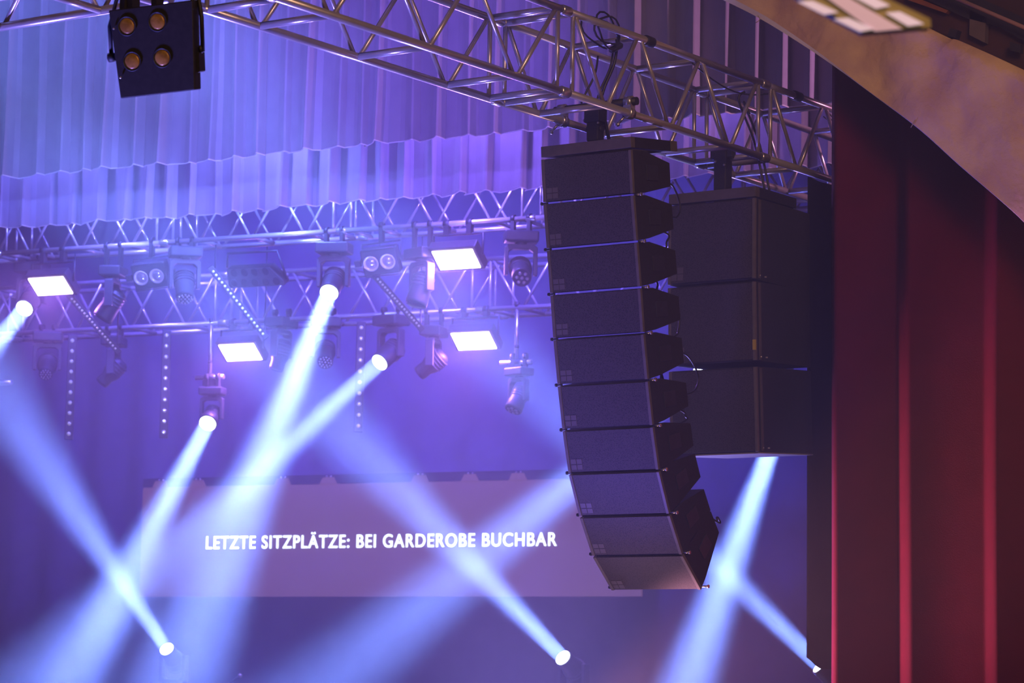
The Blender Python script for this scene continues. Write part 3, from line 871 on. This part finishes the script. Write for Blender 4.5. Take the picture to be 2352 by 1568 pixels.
def moving_head(lens, v, label, hang=True, lit=True, R_=0.085, cluster=0, group='moving head lights', clamp_to=None, beam_kw=None, size=0.95, name='moving_head_light'):
    v = v.normalized()
    k = size
    hc = lens - v * 0.20 * k
    sgn = 1 if hang else -1
    hv = V((v.x, v.y, 0))
    hv = hv.normalized() if hv.length > 0.15 else -BY
    tx = hv.cross(Z).normalized()
    base_c = hc + Z * sgn * 0.335 * k
    t = thing(name, label, 'stage light', base_c if hang else base_c - Z * 0.06, group)
    part('base', MB().box(base_c, (0.17 * k, 0.12 * k, 0.055 * k), tx, hv, Z), CASE, t, bevel=0.015)
    ym = MB()
    inner, outer_, = 0.125 * k, 0.165 * k
    zt, zm, zb = hc.z + sgn * 0.26 * k, hc.z + sgn * 0.18 * k, hc.z - sgn * 0.05 * k
    P = lambda s, z: V((hc.x, hc.y, z)) + tx * s
    pts = [P(-outer_, zb), P(-outer_, zm + sgn * 0.05 * k), P(-inner, zt), P(inner, zt), P(outer_, zm + sgn * 0.05 * k), P(outer_, zb), P(inner, zb), P(inner, zm), P(inner * 0.7, zm + sgn * 0.03 * k), P(-inner * 0.7, zm + sgn * 0.03 * k), P(-inner, zm), P(-inner, zb)]
    ym.prism([p - hv * 0.045 * k for p in pts], hv * 0.09 * k)
    part('yoke', ym, YOKE, t, bevel=0.006)
    part('neck', MB().lathe(V((hc.x, hc.y, zt - sgn * 0.005)), Z * sgn, [(0, 0.06 * k), (0.03 * k, 0.06 * k)], 16), CASE, t)
    hd = part('head', MB().lathe(lens - v * 0.002, -v, [(0.0, R_ + 0.010), (0.03 * k, R_ + 0.014), (0.10 * k, R_ + 0.012), (0.16 * k, 0.105 * k), (0.26 * k, 0.108 * k), (0.33 * k, 0.09 * k), (0.36 * k, 0.05 * k)], 24), CASE, t)
    for q_ in range(4):
        part('cooling_fin', MB().lathe(lens - v * (0.19 + 0.035 * q_) * k, -v, [(0, 0.110 * k), (0.004, 0.116 * k), (0.010, 0.116 * k), (0.014, 0.110 * k)], 20), YOKE, hd)
    if cluster:
        part('lens_plate', MB().lathe(lens, v, [(0, R_), (0.003, R_)], 24), LENSD, t)
        a_ = v.orthogonal().normalized(); b_ = v.cross(a_)
        rings = [(0, 1), (0.5, 6)] + ([(0.86, 12)] if cluster > 7 else [])
        for rr, nn in rings:
            for j in range(nn):
                th = 2 * math.pi * j / nn
                c2 = lens + (a_ * math.cos(th) + b_ * math.sin(th)) * R_ * (rr if cluster > 7 else rr * 1.25) + v * 0.004
                part('lens', MB().lathe(c2, v, [(0, R_ * (0.17 if cluster > 7 else 0.24)), (0.008, R_ * (0.13 if cluster > 7 else 0.18)), (0.011, R_ * 0.05)], 10), LENSG, t)
    else:
        part('lens', MB().lathe(lens, v, [(0, R_), (0.004, R_), (0.010, R_ * 0.6), (0.012, R_ * 0.1)], 28), BEAMLENS if lit else LENSD, t)
    if hang:
        for s_ in (-0.09, 0.09):
            cp = base_c + BX * s_ * k + Z * 0.055 * k
            top = max(0.05, min(0.9, (clamp_to if clamp_to else cp.z + 0.1) - cp.z))
            part('clamp', MB().box(cp + Z * top / 2, (0.018, 0.022, top / 2 + 0.004), BX, BY, Z).lathe(cp + Z * (top + 0.01) - BX * 0.02, BX, [(0, 0.034), (0.04, 0.034)], 14), BLACK, t)
    if lit:
        bk_ = dict(power=30.0)
        bk_.update(beam_kw or {})
        beam(lens + v * 0.012, v, size=R_ * 1.9, **bk_)
    return t


def face_head(px, py, p0, back, tpx, tpy, dback, chord=0.0):
    a = onB(px, py, p0, back)
    b = onB(tpx, tpy, p0, back + dback)
    v = (b - a).normalized()
    if p0 is not PB1 and py < 1100:            # hung ones sit under the front chord
        a = onB(px, py, p0, chord + v.dot(BY) * 0.19)
        v = (b - a).normalized()
    return a, v


BP = 150.0
# lit ones
a, v = face_head(756, 672, PT1, 0.2, 450, 1450, -4.0)
moving_head(a, v, 'lit moving head under the upper truss, beam dropping left over the screen text', clamp_to=ZT1, beam_kw=dict(power=BP * 1.3))
a, v = face_head(872, 832, PT2, 0.2, 270, 1385, -3.5)
moving_head(a, v, 'lit moving head under the lower truss, right of the LED strip crossed by its beam', clamp_to=ZT2, beam_kw=dict(power=BP))
a, v = face_head(477, 972, PT2, 0.0, 170, 1560, -3.5)
t3 = (a, v)
moving_head(a, v, 'lit moving head on a drop pole, beam crossing the left floor beam', size=0.75, beam_kw=dict(power=BP))
a, v = face_head(56, 708, PT1, 0.2, -140, 960, -1.6, T1s)
moving_head(a, v, 'lit moving head at the left edge of the photo under the pink strobe', clamp_to=ZT1, beam_kw=dict(power=BP))
a, v = face_head(1786, 985, PT2, 0.1, 1590, 1540, -2.5)
moving_head(a, v, 'lit moving head hidden behind the sub-bass speakers, beam falling towards the floor', clamp_to=ZT2, beam_kw=dict(power=BP * 1.3))
a, v = face_head(1610, 860, PT2, 0.2, 770, 1560, -4.5)
moving_head(a, v, 'lit moving head hidden behind the line array, beam falling across the screen', clamp_to=ZT2, beam_kw=dict(power=BP))

# floor heads on plinths
def plinth(p, label):
    t = thing('light_plinth', label, 'plinth', V((p.x, p.y, STAGE_Z)), 'plinths for the floor lights')
    h = p.z - STAGE_Z
    part('top_plate', MB().box(V((p.x, p.y, p.z - 0.012)), (0.24, 0.24, 0.012), BX, BY, Z), STEEL, t, bevel=0.003)
    for sx in (-1, 1):
        for sy in (-1, 1):
            c2 = V((p.x, p.y, 0)) + BX * 0.15 * sx + BY * 0.15 * sy
            part('leg', MB().tube(c2 + Z * (STAGE_Z + 0.02), c2 + Z * (p.z - 0.024), 0.025, 12), ALU, t)
    part('foot_plate', MB().box(V((p.x, p.y, STAGE_Z + 0.01)), (0.28, 0.28, 0.01), BX, BY, Z), STEEL, t)


for (px, py, pb, tx_, ty_, lb, pl) in ((383, 1490, PT2, 60, 1000, 'lit moving head standing below the screen, in the lower left', 'metal plinth under the floor light in the lower left'),
                                   (1293, 1510, PT1, 800, 1000, 'lit moving head standing below the right part of the screen', 'metal plinth under the floor light below the line array'),
                                   (1884, 1527, PB1, 1640, 1290, 'lit moving head standing low at the edge of the red curtain', 'metal plinth under the floor light beside the red curtain')):
    a, v = face_head(px, py, pb, 0.4, tx_, ty_, -0.6 if pb is PB1 else -2.8)
    moving_head(a, v, lb, hang=False, beam_kw=dict(power=BP * 0.8, spread=12), R_=0.072)
    hc = a - v * 0.2
    plinth(V((hc.x, hc.y, hc.z - 0.335 - 0.055)), pl)

# unlit moving heads
toward = (CAM - at(600, 800, 27)).normalized()
for (px, py, pb, bk_, vv, cl_, lb, R_) in (
        (105, 860, PT2, 0.1, toward * 0.9 - Z * 0.55, 19, 'unlit moving head with many small lenses under the lower truss, far left', 0.062),
        (232, 880, PT2, 0.3, -BX * 0.8 - Z * 0.9 - BY * 0.3, 0, 'unlit dark moving head turned aside, between the two left LED strips', 0.06),
        (425, 686, PT1, 0.3, toward * 0.5 - Z * 0.9 + BX * 0.1, 19, 'unlit moving head with a pixel lens, right of the left twin blinder', 0.075),
        (234, 732, PT1, 0.25, -BX * 0.6 - Z * 1.0 - BY * 0.2, 0, 'large unlit moving head pointing down, right of the left pink strobe', 0.09),
        (747, 832, PT2, 0.1, toward * 0.9 - Z * 0.6, 19, 'unlit moving head with many small lenses beside the falling beam', 0.068),
        (1199, 638, PT1, 0.2, toward * 0.9 - Z * 0.4, 7, 'unlit moving head with seven lenses under the upper truss, next to the line array', 0.078),
        (962, 858, PT2, 0.15, -BX * 1.0 - Z * 0.75 - BY * 0.2, 0, 'unlit moving head seen from the side, left of the lower right strobe', 0.062),
        (1178, 942, PT2, 0.0, toward * 0.6 - Z * 0.9 - BX * 0.5, 7, 'unlit moving head on the right drop pole, lenses pointing down', 0.075),
        (634, 850, PT2, 0.3, -BX * 0.3 - Z * 1.0, 0, 'unlit moving head partly hidden behind the broad beam', 0.062),
        (955, 700, PT1, 0.1, -BX * 0.15 - Z * 1.0 - BY * 0.3, 0, 'unlit dark moving head left of the upper right strobe', 0.09)):
    a = onB(px, py, pb, vv.normalized().dot(BY) * 0.184)
    moving_head(a, vv.normalized(), lb, lit=False, cluster=cl_, R_=R_, clamp_to=None if px == 1178 else ZT2 if pb is PT2 else ZT1, size=0.75 if px == 1178 else 0.92)


# strobes
def strobe(px, py, pb, bk_, label, power, wpx=0.42):
    c = onB(px, py, pb, bk_)
    hg = (ZT1 if pb is PT1 else ZT2) - c.z - 0.01
    n_ = (-BY * 0.62 - Z * 0.78).normalized()
    u_ = BX.cross(n_).normalized()
    u_ = u_ if u_.z > 0 else -u_
    hw, hh = wpx / 2, 0.115
    t = thing('strobe_light', label, 'stage light', c, 'strobe lights')
    part('housing', MB().box(c - n_ * 0.055, (hw + 0.035, hh + 0.03, 0.05), BX, u_, n_), CASE, t, bevel=0.01)
    part('light_panel', MB().box(c + n_ * 0.0, (hw, hh, 0.006), BX, u_, n_), STROBE, t, bevel=0.004)
    ym = MB().path([c - n_ * 0.05 - BX * (hw + 0.045), c - n_ * 0.05 - BX * (hw + 0.05) + Z * 0.20, c - BX * (hw - 0.03) + Z * 0.24 + BY * 0.03, c + BX * (hw - 0.03) + Z * 0.24 + BY * 0.03, c - n_ * 0.05 + BX * (hw + 0.05) + Z * 0.20, c - n_ * 0.05 + BX * (hw + 0.045)], 0.012, 8)
    part('yoke', ym, CASE, t)
    for s_ in (-0.12, 0.12):
        part('clamp', MB().box(c + Z * (0.235 + hg) / 2 + BX * s_ + BY * 0.03, (0.025, 0.03, max(0.02, (hg - 0.235) / 2)), BX, BY, Z).lathe(c + Z * (hg + 0.01) + BX * (s_ - 0.03) + BY * 0.03, BX, [(0, 0.036), (0.06, 0.036)], 14), BLACK, t)
    area('strobe_lamp', c + n_ * 0.02, n_, power, (0.46, 0.17, 1.0), hw * 2, hh * 2, roll_axis=BX)


SP = 85
strobe(116, 657, PT1, -0.03, 'bright pink strobe panel at far left under the upper truss', SP)
strobe(1048, 596, PT1, -0.03, 'bright pink strobe panel under the upper truss near the line array', SP)
strobe(552, 809, PT2, -0.03, 'bright pink strobe panel under the lower truss beside the left drop pole', SP)
strobe(1088, 783, PT2, -0.03, 'bright pink strobe panel under the lower truss near the right drop pole', SP)


# twin blinders
def twin(px, py, label):
    c = onB(px, py, PT1, -0.054)
    hg = ZT1 - c.z
    n_ = (-BY * 0.9 - Z * 0.45 + BX * 0.25).normalized()
    x_ = (BX - n_ * BX.dot(n_)).normalized()
    u_ = n_.cross(x_); u_ = u_ if u_.z > 0 else -u_
    t = thing('twin_blinder', label, 'stage light', c, 'two-lamp blinders')
    part('housing', MB().box(c - n_ * 0.07, (0.175, 0.125, 0.065), x_, u_, n_), CASE, t, bevel=0.012)
    for s_ in (-1, 1):
        lc_ = c + x_ * 0.082 * s_
        lm = part('lamp', MB().lathe(lc_ - n_ * 0.004, n_, [(0, 0.050), (0.010, 0.048), (0.020, 0.034), (0.026, 0.012)], 22), LENSG, t)
        part('reflector_ring', MB().lathe(lc_ - n_ * 0.003, n_, [(0, 0.052), (0.022, 0.074), (0.026, 0.070), (0.006, 0.051)], 24, False), REFL, lm)
    for e_ in (-0.13, 0.13):
        part('frame_bar', MB().path([c - x_ * 0.16 + u_ * e_, c + x_ * 0.16 + u_ * e_], 0.006, 6), YOKE, t)
    part('yoke', MB().path([c - n_ * 0.06 - x_ * 0.19, c - n_ * 0.06 - x_ * 0.19 + Z * 0.17, c - n_ * 0.06 + x_ * 0.19 + Z * 0.17, c - n_ * 0.06 + x_ * 0.19], 0.010, 8), CASE, t)
    part('clamp', MB().box(c - n_ * 0.06 + Z * (0.17 + hg) / 2, (0.02, 0.025, max(0.02, (hg - 0.17) / 2)), BX, BY, Z).lathe(c - n_ * 0.06 + Z * hg - BX * 0.02, BX, [(0, 0.034), (0.04, 0.034)], 14), BLACK, t)
    for s_ in (-1, 1):
        part('side_lug', MB().box(c - n_ * 0.05 + x_ * 0.225 * s_, (0.03, 0.02, 0.03), x_, n_, u_), YOKE, t)


twin(343, 635, 'two-lamp blinder with round reflectors under the upper truss on the left')
twin(872, 602, 'two-lamp blinder with round reflectors under the upper truss between beam and strobe')


# LED strips
def led_bar(p0, p1, n_, facing, label, m, w_=0.045, name='led_strip', group='vertical LED strips', r_=0.022):
    c = (p0 + p1) / 2
    ax = (p1 - p0).normalized()
    f = (facing - ax * facing.dot(ax)).normalized()
    sd = ax.cross(f)
    t = thing(name, label, 'LED strip', p0, group)
    part('housing', MB().box(c - f * 0.03, (w_, 0.028, (p1 - p0).length / 2 + 0.06), sd, f, ax), CASE, t, bevel=0.006)
    for k in range(n_):
        pp = p0.lerp(p1, k / (n_ - 1))
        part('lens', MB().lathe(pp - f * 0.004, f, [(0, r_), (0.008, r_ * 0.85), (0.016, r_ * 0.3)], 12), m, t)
    return t, sd


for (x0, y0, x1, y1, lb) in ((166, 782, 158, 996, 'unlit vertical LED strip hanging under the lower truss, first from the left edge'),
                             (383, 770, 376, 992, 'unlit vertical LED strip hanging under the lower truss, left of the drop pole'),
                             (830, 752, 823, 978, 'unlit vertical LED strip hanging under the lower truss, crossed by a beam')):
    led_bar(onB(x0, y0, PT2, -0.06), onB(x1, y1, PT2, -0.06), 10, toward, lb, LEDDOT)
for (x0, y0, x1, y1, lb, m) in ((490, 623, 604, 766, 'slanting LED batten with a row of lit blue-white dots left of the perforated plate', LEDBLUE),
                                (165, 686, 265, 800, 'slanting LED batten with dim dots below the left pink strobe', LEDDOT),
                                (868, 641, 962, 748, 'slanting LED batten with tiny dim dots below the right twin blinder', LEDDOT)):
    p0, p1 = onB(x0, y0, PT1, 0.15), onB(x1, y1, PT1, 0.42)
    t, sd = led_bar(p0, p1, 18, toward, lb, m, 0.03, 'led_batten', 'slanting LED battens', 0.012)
    for pp in (p0, p1):
        part('hanger', MB().tube(pp + BY * 0.03, V((pp.x, pp.y, ZT1 - 0.02)) + BY * 0.03, 0.006, 8), CASE, t)

# perforated blinder plate: nine round lamps
c = onB(588, 640, PT1, 0.25)
n_ = (-BY * 0.85 - Z * 0.5).normalized()
u_ = n_.cross(BX); u_ = u_ if u_.z > 0 else -u_
t = thing('matrix_blinder', 'grey plate light with nine round lamps right of the slanting LED batten', 'stage light', c)
pl = [onp(x, y, c, n_) for x, y in ((520, 619), (618, 614), (650, 645), (652, 655), (526, 662))]
part('face_plate', MB().prism(pl, -n_ * 0.012), YOKE, t)
part('housing', MB().prism([p - n_ * 0.014 for p in pl], -n_ * 0.10), CASE, t)
for (x, y) in ((538, 627), (561, 626), (585, 625), (610, 623), (538, 650), (562, 649), (586, 648), (610, 647), (635, 645)):
    part('lamp', MB().lathe(onp(x, y, c, n_), n_, [(0, 0.040), (0.003, 0.040), (0.004, 0.030)], 18), LENSD, t)
part('yoke', MB().path([pl[0] - n_ * 0.05 - BX * 0.02, pl[0] - n_ * 0.05 - BX * 0.02 + Z * 0.14, pl[1] - n_ * 0.05 + BX * 0.06 + Z * 0.14, pl[2] - n_ * 0.05 + BX * 0.02], 0.012, 8), CASE, t)

# drop poles with cross pipes
for (x, y0, y1, half, lb) in ((486, 738, 866, 0.17, 'thin silver drop pole with a short cross pipe, left of the lower left strobe'),
                              (1188, 700, 832, 0.17, 'thin silver drop pole with a short cross pipe, beside the line array')):
    a, b = onB(x, y0, PT2, 0.0), onB(x + 2, y1, PT2, 0.0)
    t = thing('drop_pole', lb, 'pole', a, 'drop poles')
    part('pole', MB().tube(a, V((a.x, a.y, b.z)), 0.021, 14), STEEL, t)
    b = V((a.x, a.y, b.z))
    part('cross_pipe', MB().lathe(b - BX * half, BX, [(0, 0.020), (0, 0.025), (half * 2, 0.025), (half * 2, 0.020)], 16), STEEL, t)
    part('clamp', MB().lathe(b - BX * 0.05, BX, [(0, 0.036), (0.10, 0.036)], 14).box(b - Z * 0.05, (0.07, 0.03, 0.035), BX, BY, Z), BLACK, t)
    part('collar', MB().lathe(a - Z * 0.02, Z, [(0, 0.026), (0.05, 0.026)], 12).lathe(a.lerp(b, 0.75), Z, [(0, 0.024), (0.025, 0.024)], 12), BLACK, t)
a = onB(-60, 882, PT2, 0.1); b = onB(27, 878, PT2, 0.1)
tag(part('cross_pipe', MB().tube(a, b, 0.026, 14), STEEL), 'short silver pipe end poking in at the left edge of the photo', 'pipe')

# ------------------------------------------------------------------ projection screen
sc = [onp(x, y, PSC, BY) for x, y in ((318, 1122), (1500, 1094), (1472, 1371), (320, 1368))]
x0s = (sc[3] - PSC).dot(BX)
x1s = (sc[2] - PSC).dot(BX)
zt = (sc[0].z + sc[1].z) / 2
zb = (sc[2].z + sc[3].z) / 2
bp = lambda s, z, back=0.0: V((PSC.x, PSC.y, 0)) + BX * s + BY * back + Z * z
t = thing('projection_screen', 'wide low grey-violet projection screen with bright German lettering', 'screen', bp((x0s + x1s) / 2, zb))
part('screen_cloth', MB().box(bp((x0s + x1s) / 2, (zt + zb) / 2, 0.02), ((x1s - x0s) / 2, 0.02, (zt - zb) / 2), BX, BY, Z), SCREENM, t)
part('top_rail', MB().box(bp((x0s + x1s) / 2, zt + 0.055, 0.04), ((x1s - x0s) / 2, 0.04, 0.05), BX, BY, Z), CASE, t)
for px in (370, 455, 650, 755, 965, 1080, 1190):
    s_ = (onp(px, 1100, PSC, BY) - PSC).dot(BX)
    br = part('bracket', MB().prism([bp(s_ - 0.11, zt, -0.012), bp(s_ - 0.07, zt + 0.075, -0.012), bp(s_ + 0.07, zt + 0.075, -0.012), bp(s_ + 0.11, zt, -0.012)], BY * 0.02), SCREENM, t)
    for e_ in (-0.025, 0.03):
        part('bolt', MB().ball(bp(s_ + e_, zt + 0.085, 0.0), 0.012), STEEL, br)
fcv = bpy.data.curves.new('lettering', 'FONT')
fcv.body = 'LETZTE SITZPLÄTZE: BEI GARDEROBE BUCHBAR'
fcv.size = 1.0
fcv.offset = 0.007
fcv.space_character = 1.14
fcv.extrude = 0.004
tmp = bpy.data.objects.new('tmp_text', fcv)
COL.objects.link(tmp)
bpy.context.view_layer.update()
me = bpy.data.meshes.new_from_object(tmp.evaluated_get(bpy.context.evaluated_depsgraph_get()))
bpy.data.objects.remove(tmp)
xs = [v.co.x for v in me.vertices]; ys = [v.co.y for v in me.vertices]
pa, pb_ = onp(474, 1259, PSC, BY), onp(1279, 1254, PSC, BY)
ph = onp(474, 1230, PSC, BY)
wtx = (pb_ - pa).dot(BX)
capz = (onp(800, 1226, PSC, BY) - onp(800, 1257, PSC, BY)).z
zbase = (pa.z + pb_.z) / 2
cap = 0.73
tm = MB()
mnx = min(xs); sxk = wtx / (max(xs) - mnx)
s0 = (pa - PSC).dot(BX)
for v_ in me.vertices:
    tm.v.append(bp(s0 + (v_.co.x - mnx) * sxk, zbase + v_.co.y / cap * capz, -0.006 - v_.co.z))
for pg in me.polygons:
    tm.face(list(pg.vertices))
part('lettering', tm, TEXTM, t, label='bright white lettering', fix=False)

# microphone at the bottom edge
a = onB(532, 1566, PT2, 1.0); b = onB(549, 1553, PT2, 1.0)
t = thing('microphone', 'small microphone on a stand poking up at the bottom edge below the text', 'microphone', V((a.x, a.y, STAGE_Z)))
part('body', MB().lathe(a, b - a, [(0, 0.010), ((b - a).length, 0.014)], 12), YOKE, t)
part('grille_head', MB().ball(b + (b - a).normalized() * 0.015, 0.024), STEEL, t)
part('stand', MB().tube(V((a.x, a.y, STAGE_Z)), a, 0.010, 10).lathe(V((a.x, a.y, STAGE_Z)), Z, [(0, 0.13), (0.015, 0.12), (0.02, 0.02)], 20), CASE, t)

# ------------------------------------------------------------------ haze on the stage
hz0 = MB()
hc_ = at(900, 700, 23)
hx = MB().box(V((hc_.x - 1.0, (YP - 5.6 + YP + 16.3) / 2, 6.0)), (10.5, 10.95, 6.15))
HAZE = bpy.data.materials.new('stage_haze')
HAZE.use_nodes = True
nt = HAZE.node_tree
nt.nodes.clear()
out = nt.nodes.new('ShaderNodeOutputMaterial')
vs = nt.nodes.new('ShaderNodeVolumeScatter')
vs.inputs['Color'].default_value = (1, 1, 1, 1)
vs.inputs['Density'].default_value = 0.023
vs.inputs['Anisotropy'].default_value = 0.25
nt.links.new(vs.outputs['Volume'], out.inputs['Volume'])
ho = part('haze', hx, HAZE)
ho['kind'] = 'stuff'
ho['label'] = 'thin blue-violet stage haze filling the stage'
ho['category'] = 'haze'
for o in S.objects:
    if '_o' in o:
        del o['_o']
